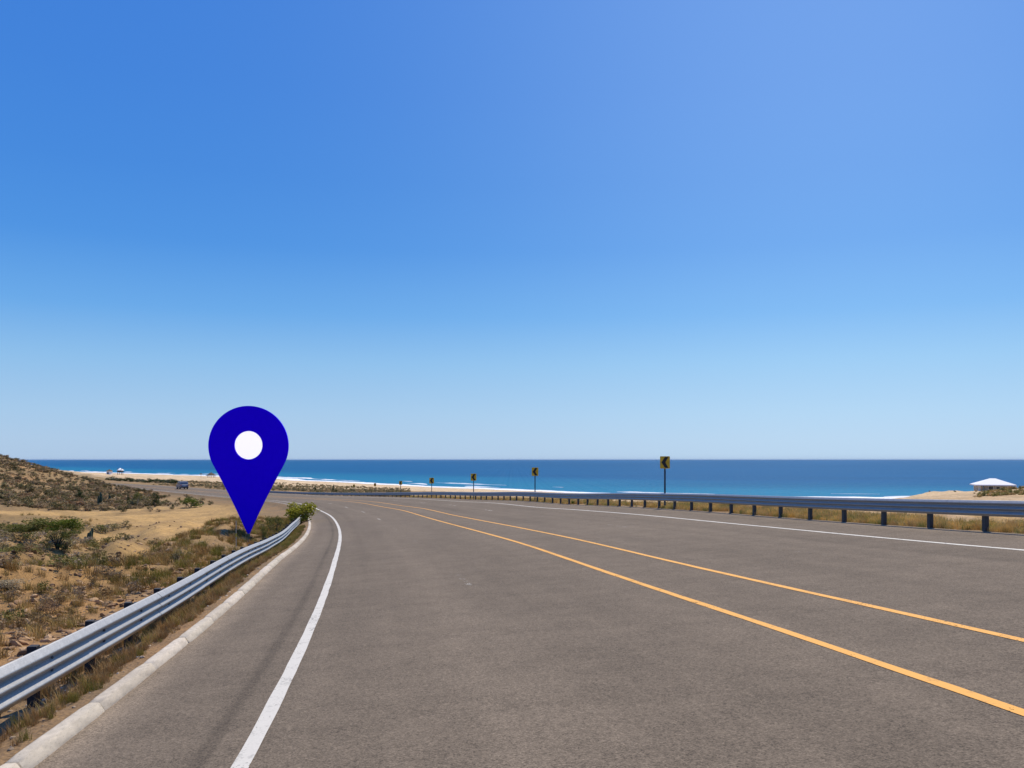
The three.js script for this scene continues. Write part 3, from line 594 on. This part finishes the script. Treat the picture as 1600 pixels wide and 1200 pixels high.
{ // thicket along the far side of the road at the left
  const us = [172, 181, 190, 200, 210, 221, 232, 243, 254, 264, 273], z0 = 300;
  const place = ['first from its left end', 'second from its left end', 'third from its left end', 'fourth from its left end', 'fifth from its left end', 'middle one', 'fifth from its right end', 'fourth from its right end', 'third from its right end', 'next to last before the car', 'last, left of the car'];
  us.forEach((u, i) => shrub('hedge_bush', 'dark green bush in the row beyond the far road, ' + place[i], 'bush', u, 744.2 + (i % 3) * 0.8 + i * 0.4, 755 + i * 0.5, 20 + (i % 3) * 3, 292 - i * 2, i % 4 === 1 ? greens.blueGreen : greens.dark, { n: 420, lumps: 9, sd: 60 + i, size: 0.1, stems: 3, sink: 0.3, group: 'dark bushes in a row beyond the far road' }));
  const specks = [[438, 757, 764, 'dark shrub on the sand strip nearest right of the blue pin', 232], [466, 759, 765, 'second dark shrub right of the blue pin on the sand strip', 225], [493, 759, 765, 'third dark shrub right of the blue pin on the sand strip', 220], [520.5, 757, 764, 'taller dark bush standing against the beach above the bright bush', 214], [525, 764, 770, 'low wide dark bush at the road edge below the taller one', 196]];
  specks.forEach(([u, a, b, label, z], i) => shrub('dune_shrub', label, 'shrub', u, a, b, i > 3 ? 7 : 4.5, z, greens.dark, { n: 260, lumps: 6, sd: 80 + i, size: 0.12, stems: 3, sink: 0.3 }));
  [[288, 755, 763, 8, 'brown'], [300, 756, 763, 7, 'dark'], [315, 756, 764, 8, 'brown'], [334, 756, 765, 7, 'dark']].forEach(([u, a, b, w, m], i) => shrub('dune_shrub', ['dark brown shrub just right of the car beyond the road', 'second small dark shrub right of the car', 'third shrub right of the car, brownish', 'fourth shrub right of the car, nearest the blue pin'][i], 'shrub', u, a, b, w, 268 - i * 3, greens[m], { n: 260, lumps: 6, sd: 90 + i, size: 0.12, stems: 3, sink: 0.3 }));
  shrub('dune_shrub', 'small dark shrub on the pale bluff left of the white roofed house', 'shrub', 1493, 766, 772, 7, 168, greens.dark, { n: 300, lumps: 6, sd: 97, size: 0.1, sink: 0.2 });
  shrub('dune_shrub', 'tiny dark shrub near the left end of the pale bluff', 'shrub', 1452, 768, 772, 6, 176, greens.brown, { n: 240, lumps: 6, sd: 98, size: 0.12, sink: 0.2 });
  shrub('green_shrub', 'small bright green plant under the right guardrail, left of the nearest chevron sign', 'shrub', 896, 781, 790, 10, 62, greens.green, { n: 400, lumps: 6, sd: 99, size: 0.09 });
}
// scrub, grass and stones that nobody could count
function scatter(name, label, category, geometry, material, want, fn) {
  const M = new THREE.Matrix4(), q = new THREE.Quaternion(), e = new THREE.Euler(), list = [];
  for (let tries = 0; list.length < want && tries < want * 14; tries++) { const r = fn(); if (r) list.push(r); }
  const im = new THREE.InstancedMesh(geometry, material, list.length);
  im.name = numbered(name); im.userData = { label, category, kind: 'stuff' }; im.castShadow = im.receiveShadow = true;
  list.forEach(({ p, s, turn, color, tilt = 0 }, i) => { M.compose(p, q.setFromEuler(e.set(tilt * Math.sin(turn * 3), turn, tilt * Math.cos(turn * 5))), s); im.setMatrixAt(i, M); im.setColorAt(i, color); });
  scene.add(im); return im;
}
const tint = (...cs) => { const c = cs[Math.floor(rnd() * cs.length)], k = rr(0.75, 1.25); return new THREE.Color().setRGB(c[0] * k, c[1] * k, c[2] * k); };
const white = leaf([1, 1, 1], 0.2);
const inPolar = (u0, u1, r0, r1, pw = 1) => { const u = rr(u0, u1), z = r0 * Math.pow(r1 / r0, Math.pow(rnd(), pw)); return [(u - 800) / FOCAL * z, -z]; };
srand(900);
[0, 1, 2].forEach((k) => scatter('hill_scrub', ['low grey brown scrub covering the hillside', 'dry olive scrub covering the hillside', 'reddish brown dry scrub on the hillside'][k], 'scrub', leafCloud(500 + k, 110, 0.17, 6), white, 1700, () => {
  const [x, z] = inPolar(-120, 330, 104, 330, 0.8), g = groundAt(x, z);
  const u = 800 + x / -z * FOCAL; if (g.c.o > -5 || g.free < 0.6 || onTrack(x, z) > 0.2 || fbm(x * 0.05 + k * 9, z * 0.05, 3) < 0.4 || rnd() < sstep(u, 225, 270) * 0.9) return null;
  const s = rr(0.25, 0.8) * (rnd() < 0.1 ? 1.6 : 1);
  return { p: new THREE.Vector3(x, g.y - 0.08, z), s: new THREE.Vector3(s * 1.5, s, s * 1.5), turn: rr(0, 6.28), color: tint([[0.30, 0.22, 0.12], [0.2, 0.17, 0.07], [0.30, 0.185, 0.095]][k], [0.36, 0.26, 0.14], [0.17, 0.14, 0.06]) };
}));
srand(901);
[0, 1].forEach((k) => scatter('dry_scrub', ['small dry shrubs dotted over the near slope', 'straw coloured tufts dotted over the near slope'][k], 'scrub', k ? blades(620, 46, 1, 0.35, 0.016) : leafCloud(610, 170, 0.11, 7), white, k ? 900 : 190, () => {
  const [x, z] = inPolar(-160, 480, 12, 100), g = groundAt(x, z), r = Math.hypot(x, z);
  if (g.free < 0.5 || g.c.o > -4 || onTrack(x, z) > 0.15 + rnd() * 0.5 || fbm(x * 0.12, z * 0.12 + k * 30, 3) < 0.44) return null;
  const s = (k ? rr(0.1, 0.28) : rr(0.14, 0.42)) * (1 + r * 0.006);
  return { p: new THREE.Vector3(x, g.y - 0.04, z), s: new THREE.Vector3(s * 1.4, s, s * 1.4), turn: rr(0, 6.28), color: k ? tint([0.44, 0.3, 0.11], [0.36, 0.24, 0.085], [0.28, 0.21, 0.065]) : tint([0.24, 0.16, 0.075], [0.28, 0.19, 0.09], [0.16, 0.14, 0.04], [0.34, 0.25, 0.15]) };
}));
srand(907);
scatter('olive_scrub', 'olive and grey scrub thickening in the gully round the thorn tree', 'scrub', leafCloud(660, 200, 0.1, 8), white, 330, () => {
  const [x, z] = inPolar(-140, 215, 26, 84, 0.7), g = groundAt(x, z), u = 800 + x / -z * FOCAL;
  if (onTrack(x, z) > 0.2 || fbm(x * 0.1 + 70, z * 0.1, 3) < 0.42 || rnd() < sstep(u, 90, 210) * 0.8) return null;
  const s = rr(0.22, 0.6) * (-z > 45 ? 1.25 : 1);
  return { p: new THREE.Vector3(x, g.y - 0.06, z), s: new THREE.Vector3(s * 1.9, s, s * 1.9), turn: rr(0, 6.28), color: tint([0.2, 0.18, 0.055], [0.27, 0.22, 0.1], [0.32, 0.25, 0.16], [0.15, 0.15, 0.04]) };
});
srand(902);
const stone = new THREE.IcosahedronGeometry(0.5, 1); { const p = stone.attributes.position; for (let i = 0; i < p.count; i++) { const k = 0.7 + 0.6 * vnoise(p.getX(i) * 3 + 9, p.getY(i) * 3 + p.getZ(i) * 5); p.setXYZ(i, p.getX(i) * k, p.getY(i) * k * 0.7, p.getZ(i) * k); } stone.computeVertexNormals(); }
scatter('rubble', 'orange brown stones strewn over the near slope', 'stones', stone, std([1, 1, 1], 0.95), 6000, () => {
  const [x, z] = inPolar(-160, 460, 11, 85), g = groundAt(x, z);
  if (g.c.o > -3.2 || g.free < 0.1 || (onTrack(x, z) > 0.3 && rnd() < 0.85)) return null;
  const s = 0.04 + 0.17 * Math.pow(rnd(), 3.4);
  return { p: new THREE.Vector3(x, g.y + s * 0.05, z), s: new THREE.Vector3(s * rr(0.8, 1.6), s * rr(0.6, 1), s * rr(0.8, 1.4)), turn: rr(0, 6.28), tilt: 0.5, color: tint([0.32, 0.185, 0.085], [0.25, 0.145, 0.07], [0.42, 0.27, 0.14], [0.19, 0.115, 0.06]) };
});
srand(903);
const tuftA = blades(701, 70, 1, 0.42, 0.012), tuftB = blades(702, 60, 1, 0.5, 0.014);
scatter('verge_grass', 'dry tufted grass on the verge between the kerb and the left guardrail', 'grass', tuftA, white, 3800, () => {
  const s0 = -4 + 66 * Math.pow(rnd(), 1.2), o = rr(-4.6, -2.3), p = onGround(s0, o); if (fbm(p.x * 0.9, p.z * 0.9, 3) < 0.36 || (o < -2.75 && s0 < 12 && rnd() < 0.75)) return null;
  const s = rr(0.08, 0.24) * (o < -3.4 ? 1.3 : 1) * (o > -2.5 ? 0.6 : 1);
  const far = sstep(s0, 18, 45);
  return { p, s: new THREE.Vector3(s * 1.3, s, s * 1.3), turn: rr(0, 6.28), color: rnd() < 0.2 + far * 0.6 ? tint([0.23, 0.195, 0.04], [0.28, 0.23, 0.05], [0.19, 0.165, 0.035]) : tint([0.36, 0.22, 0.085], [0.29, 0.17, 0.065], [0.46, 0.31, 0.13]) };
});
scatter('bank_grass', 'brown and olive dry grass on the bank just behind the far half of the left guardrail', 'grass', tuftA, white, 1150, () => {
  const s0 = 22 + 62 * rnd(), o = -3.6 - 6.5 * Math.pow(rnd(), 1.6), p = onGround(s0, o); if (fbm(p.x * 0.5 + 11, p.z * 0.5, 3) < 0.42) return null;
  const s = rr(0.14, 0.4);
  return { p, s: new THREE.Vector3(s * 1.6, s, s * 1.6), turn: rr(0, 6.28), color: rnd() < 0.45 ? tint([0.22, 0.19, 0.035], [0.17, 0.155, 0.03]) : tint([0.34, 0.2, 0.065], [0.27, 0.16, 0.05], [0.4, 0.27, 0.1]) };
});
scatter('verge_litter', 'small pebbles and crumbs of earth along the kerb', 'gravel', stone, std([1, 1, 1], 0.95), 1800, () => {
  const p = onGround(-2 + 40 * Math.pow(rnd(), 1.4), rr(-4.5, -2.22)), s = 0.015 + 0.05 * Math.pow(rnd(), 3);
  return { p, s: new THREE.Vector3(s, s, s), turn: rr(0, 6.28), color: tint([0.4, 0.3, 0.2], [0.26, 0.19, 0.12], [0.5, 0.42, 0.32]) };
});
srand(904);
scatter('verge_grass', 'golden dry grass along the foot of the right guardrail', 'grass', tuftB, white, 5200, () => {
  const s0 = 2 + 130 * Math.pow(rnd(), 1.5), o = 17.75 + 5.5 * Math.pow(rnd(), 1.5), p = onGround(s0, o);
  if (fbm(p.x * 0.5, p.z * 0.5 + 30, 3) < 0.36) return null;
  const s = rr(0.12, 0.32) * (o < 18.2 ? 0.8 : 1);
  return { p, s: new THREE.Vector3(s * 1.4, s, s * 1.4), turn: rr(0, 6.28), color: rnd() < 0.3 ? tint([0.27, 0.25, 0.07], [0.33, 0.3, 0.09]) : tint([0.72, 0.5, 0.17], [0.64, 0.42, 0.13], [0.55, 0.36, 0.15]) };
});
srand(905);
scatter('dune_scrub', 'low scrub on the sandy ground between the right road edge and the beach', 'scrub', leafCloud(640, 90, 0.2, 6), white, 4200, () => {
  const [x, z] = inPolar(240, 1700, 30, 420, 0.9), g = groundAt(x, z);
  if (g.c.o < 21 && !g.c.end) return null; if (g.d < 42 || g.d > 330 && Math.hypot(x, z) > 200) return null; if (fbm(x * 0.06, z * 0.06 + 50, 3) < (-z > 150 ? 0.34 : 0.42)) return null; const u = 800 + x / -z * FOCAL; if (u > 880 || (u > 640 && -z > 75)) return null;
  const s = rr(0.2, 0.75);
  return { p: new THREE.Vector3(x, g.y - 0.05, z), s: new THREE.Vector3(s * 1.8, s, s * 1.8), turn: rr(0, 6.28), color: tint([0.36, 0.27, 0.14], [0.28, 0.22, 0.1], [0.2, 0.18, 0.08], [0.45, 0.33, 0.17]) };
});
srand(906);
scatter('bluff_scrub', 'olive and tawny scrub on the mound before the white roofed house', 'scrub', leafCloud(650, 150, 0.14, 7), white, 900, () => {
  const [x, z] = inPolar(1495, 1720, 92, 150), g = groundAt(x, z), u = 800 + x / -z * FOCAL; if (rnd() < sstep(u, 1552, 1512)) return null;
  const s = rr(0.2, 0.62);
  return { p: new THREE.Vector3(x, g.y - 0.08, z), s: new THREE.Vector3(s * 1.6, s, s * 1.6), turn: rr(0, 6.28), color: tint([0.3, 0.26, 0.08], [0.38, 0.28, 0.11], [0.46, 0.31, 0.13], [0.22, 0.2, 0.06]) };
});
// ---------------------------------------------------------------- the house on the bluff
{
  const Z = 172, px = Z / FOCAL, c = at(1551, 769, Z), g = c.y - 1.2;
  const t = thing('beach_house', 'small house with a white hipped roof on the bluff at the far right', 'house', [c.x, g, c.z], -0.32);
  const base = 1.2, wallH = 12.2 * px, W = 47 * px, D = W * 0.95, roofY = base + wallH;
  const wallTex = texture(256, (x, y) => { const k = 0.85 + 0.2 * (fbm(x / 16, y / 16, 4, 16) - 0.5); return [k, k, k]; });
  const wall = std([0.50, 0.42, 0.34], 0.9, { map: wallTex }), dark = std([0.03, 0.035, 0.045], 0.25), roofM = std([0.92, 0.92, 0.93], 0.7, { map: wallTex }), frameM = std([0.7, 0.68, 0.64], 0.8), porch = W * 0.2;
  mesh('wall', box(W - porch, wallH + base, D * 0.94, porch / 2, (wallH + base) / 2, 0), wall, t);
  mesh('porch_floor', box(porch, base, D * 0.94, -W / 2 + porch / 2 - 0.003, base / 2, 0), wall, t);
  for (const z of [-0.46, -0.15, 0.15, 0.46]) mesh('column', box(0.34, wallH, 0.34, -W / 2 + 0.2, base + wallH / 2, z * D), frameM, t);
  const eav = 0.55, hw = W / 2 + eav, hd = D / 2 + eav, rh = 9.4 * px, rx = 0.08 * W;
  const P = [[-hw, 0, -hd], [hw, 0, -hd], [hw, 0, hd], [-hw, 0, hd], [-rx, rh, 0], [rx, rh, 0]].map(([x, y, z]) => [x, y + roofY, z]);
  const tri = []; for (const f of [[3, 2, 5], [3, 5, 4], [2, 1, 5], [1, 0, 4], [1, 4, 5], [0, 3, 4]]) tri.push(...f.flatMap((i) => P[i]));
  const roof = mesh('roof', geo(tri, null, { uv: new Array(36).fill(0) }), roofM, t);
  mesh('fascia', box(hw * 2 + 0.04, 0.2, hd * 2 + 0.04, 0, roofY - 0.1, 0), roofM, roof);
  const door = mesh('door', box(0.06, 2.0, 1.1, -W / 2 + porch - 0.02, base + 1.0, D * 0.2), dark, t);
  for (const [x, w] of [[-0.13, 0.75], [0.08, 0.6], [0.3, 0.6]]) { const f = mesh('window', box(w + 0.14, 0.84, 0.08, x * W, base + wallH * 0.55, D * 0.47 + 0.01), frameM, t); mesh('pane', box(w, 0.7, 0.09, x * W, base + wallH * 0.55, D * 0.47 + 0.02), dark, f); }
}
// ---------------------------------------------------------------- the car far down the road
{
  const s = 249, o = 10.2, p = road(s, o), q = road(s + 2, o), t = thing('suv', 'dark blue grey car seen from behind, far down the road at the left', 'car', [p.x, p.y, p.z], Math.atan2(p.x - q.x, p.z - q.z) - 0.16);
  const paintM = std([0.22, 0.235, 0.27], 0.35, { metalness: 0.4 }), glass = std([0.10, 0.12, 0.15], 0.1), rubber = std([0.015, 0.015, 0.016], 0.9), rim = std([0.4, 0.4, 0.42], 0.4, { metalness: 0.6 }), lampM = std([0.35, 0.02, 0.02], 0.3), black = std([0.02, 0.02, 0.022], 0.7);
  const side = new THREE.Shape([[-2.25, 0.42], [2.2, 0.42], [2.3, 0.75], [2.25, 1.0], [2.05, 1.1], [1.75, 1.68], [1.5, 1.74], [-0.3, 1.74], [-0.6, 1.68], [-1.15, 1.1], [-2.1, 0.98], [-2.3, 0.8]].map(([x, y]) => new THREE.Vector2(x, y)));
  const body = new THREE.ExtrudeGeometry(side, { depth: 1.7, bevelEnabled: true, bevelSize: 0.07, bevelThickness: 0.09, bevelSegments: 3 }).translate(0, 0, -0.85).rotateY(-Math.PI / 2);
  mesh('body', body, paintM, t);
  const gl = (w, h, x, y, z, rx) => box(w, h, 0.03, 0, 0, 0, 0.01).rotateX(rx).translate(x, y, z);
  mesh('rear_window', gl(1.45, 0.56, 0, 1.4, 1.985, -0.48), glass, t);
  mesh('windscreen', gl(1.45, 0.7, 0, 1.4, -1.02, 0.76), glass, t);
  for (const x of [-1, 1]) {
    mesh('side_window', box(0.03, 0.42, 2.1, x * 0.945, 1.36, 0.4, 0.01), glass, t);
    mesh('tail_lamp', box(0.2, 0.3, 0.08, x * 0.78, 0.98, 2.33, 0.02), lampM, t);
    for (const z of [-1.4, 1.4]) { const w = mesh('wheel', new THREE.CylinderGeometry(0.36, 0.36, 0.24, 24).rotateZ(Math.PI / 2), rubber, t); w.position.set(x * 0.84, 0.36, z); const r = mesh('rim', new THREE.CylinderGeometry(0.22, 0.22, 0.26, 16).rotateZ(Math.PI / 2), rim, w); }
  }
  mesh('bumper', box(1.86, 0.26, 0.2, 0, 0.5, 2.3, 0.05), black, t);
  mesh('number_plate', box(0.5, 0.13, 0.02, 0, 0.8, 2.39), std([0.6, 0.6, 0.58], 0.6), t);
}
// ---------------------------------------------------------------- on the beach
{
  const thatch = std([0.10, 0.075, 0.045], 1), wood = std([0.09, 0.06, 0.04], 0.9), white2 = std([0.85, 0.87, 0.9], 0.7);
  { // lifeguard tower
    const Z = 640, p = at(188, 744, Z), g = groundAt(p.x, p.z).y, t = thing('lifeguard_tower', 'small white roofed lookout standing on the far beach at the left', 'lookout tower', [p.x, g - 0.2, p.z]);
    const top = at(188, 731.5, Z).y - g;
    for (const [x, z] of [[-1, -1], [1, -1], [-1, 1], [1, 1]]) mesh('leg', box(0.28, top, 0.28, x * 1.3, top / 2, z * 1.3), wood, t);
    mesh('cabin', box(3.2, 1.7, 3.2, 0, top * 0.62, 0), wood, t);
    mesh('roof', new THREE.ConeGeometry(2.9, 1.7, 4).rotateY(Math.PI / 4).translate(0, top - 0.5, 0), white2, t);
  }
  { const Z = 640, p = at(171, 743, Z), g = groundAt(p.x, p.z).y, t = thing('beach_hut', 'small white hut on the far beach just left of the lookout', 'hut', [p.x, g - 0.2, p.z]); mesh('wall', box(3, 2.4, 3, 0, 1.2, 0), white2, t); mesh('roof', new THREE.ConeGeometry(2.7, 1.3, 4).rotateY(Math.PI / 4).translate(0, 3.05, 0), thatch, t); const d = mesh('door', box(0.9, 1.9, 0.08, -0.4, 0.95, 1.53), wood, t); }
  { const Z = 560, p = at(330, 744.5, Z), g = groundAt(p.x, p.z).y, t = thing('thatched_shelter', 'dark thatched shelter on the beach just left of the blue pin', 'beach shelter', [p.x, g - 0.2, p.z]);
    const top = at(330, 737.5, Z).y - g; mesh('roof', new THREE.ConeGeometry(3.4, top * 0.6, 9).translate(0, top * 0.72, 0), thatch, t);
    for (let i = 0; i < 5; i++) { const m = mesh('post', new THREE.CylinderGeometry(0.12, 0.12, top * 0.5, 6).translate(0, top * 0.25, 0), wood, t); m.position.set(Math.cos(i * 1.257) * 2.3, 0, Math.sin(i * 1.257) * 2.3); } }
  { const Z = 560, p = at(314, 745, Z), g = groundAt(p.x, p.z).y, t = thing('beach_umbrella', 'tiny dark umbrella on the beach left of the thatched shelter', 'umbrella', [p.x, g - 0.2, p.z]); mesh('pole', new THREE.CylinderGeometry(0.08, 0.08, 2.4, 6).translate(0, 1.2, 0), wood, t); mesh('canopy', new THREE.ConeGeometry(1.2, 0.8, 9).translate(0, 2.5, 0), thatch, t); }
  { const Z = 44, p = at(369, 832, Z), g = groundAt(p.x, p.z).y, t = thing('marker_post', 'slim pale marker post on the slope just left of the blue pin', 'marker post', [p.x, g - 0.1, p.z]); const h = Math.min(1.4, at(369, 806, Z).y - g + 0.1); mesh('post', new THREE.CylinderGeometry(0.022, 0.026, h, 8).translate(0, h / 2, 0), std([0.5, 0.42, 0.3], 0.8), t); mesh('band', new THREE.CylinderGeometry(0.03, 0.03, 0.16, 8).translate(0, h * 0.5, 0), std([0.6, 0.45, 0.05], 0.6), t); }
}

renderer.render(scene, camera);
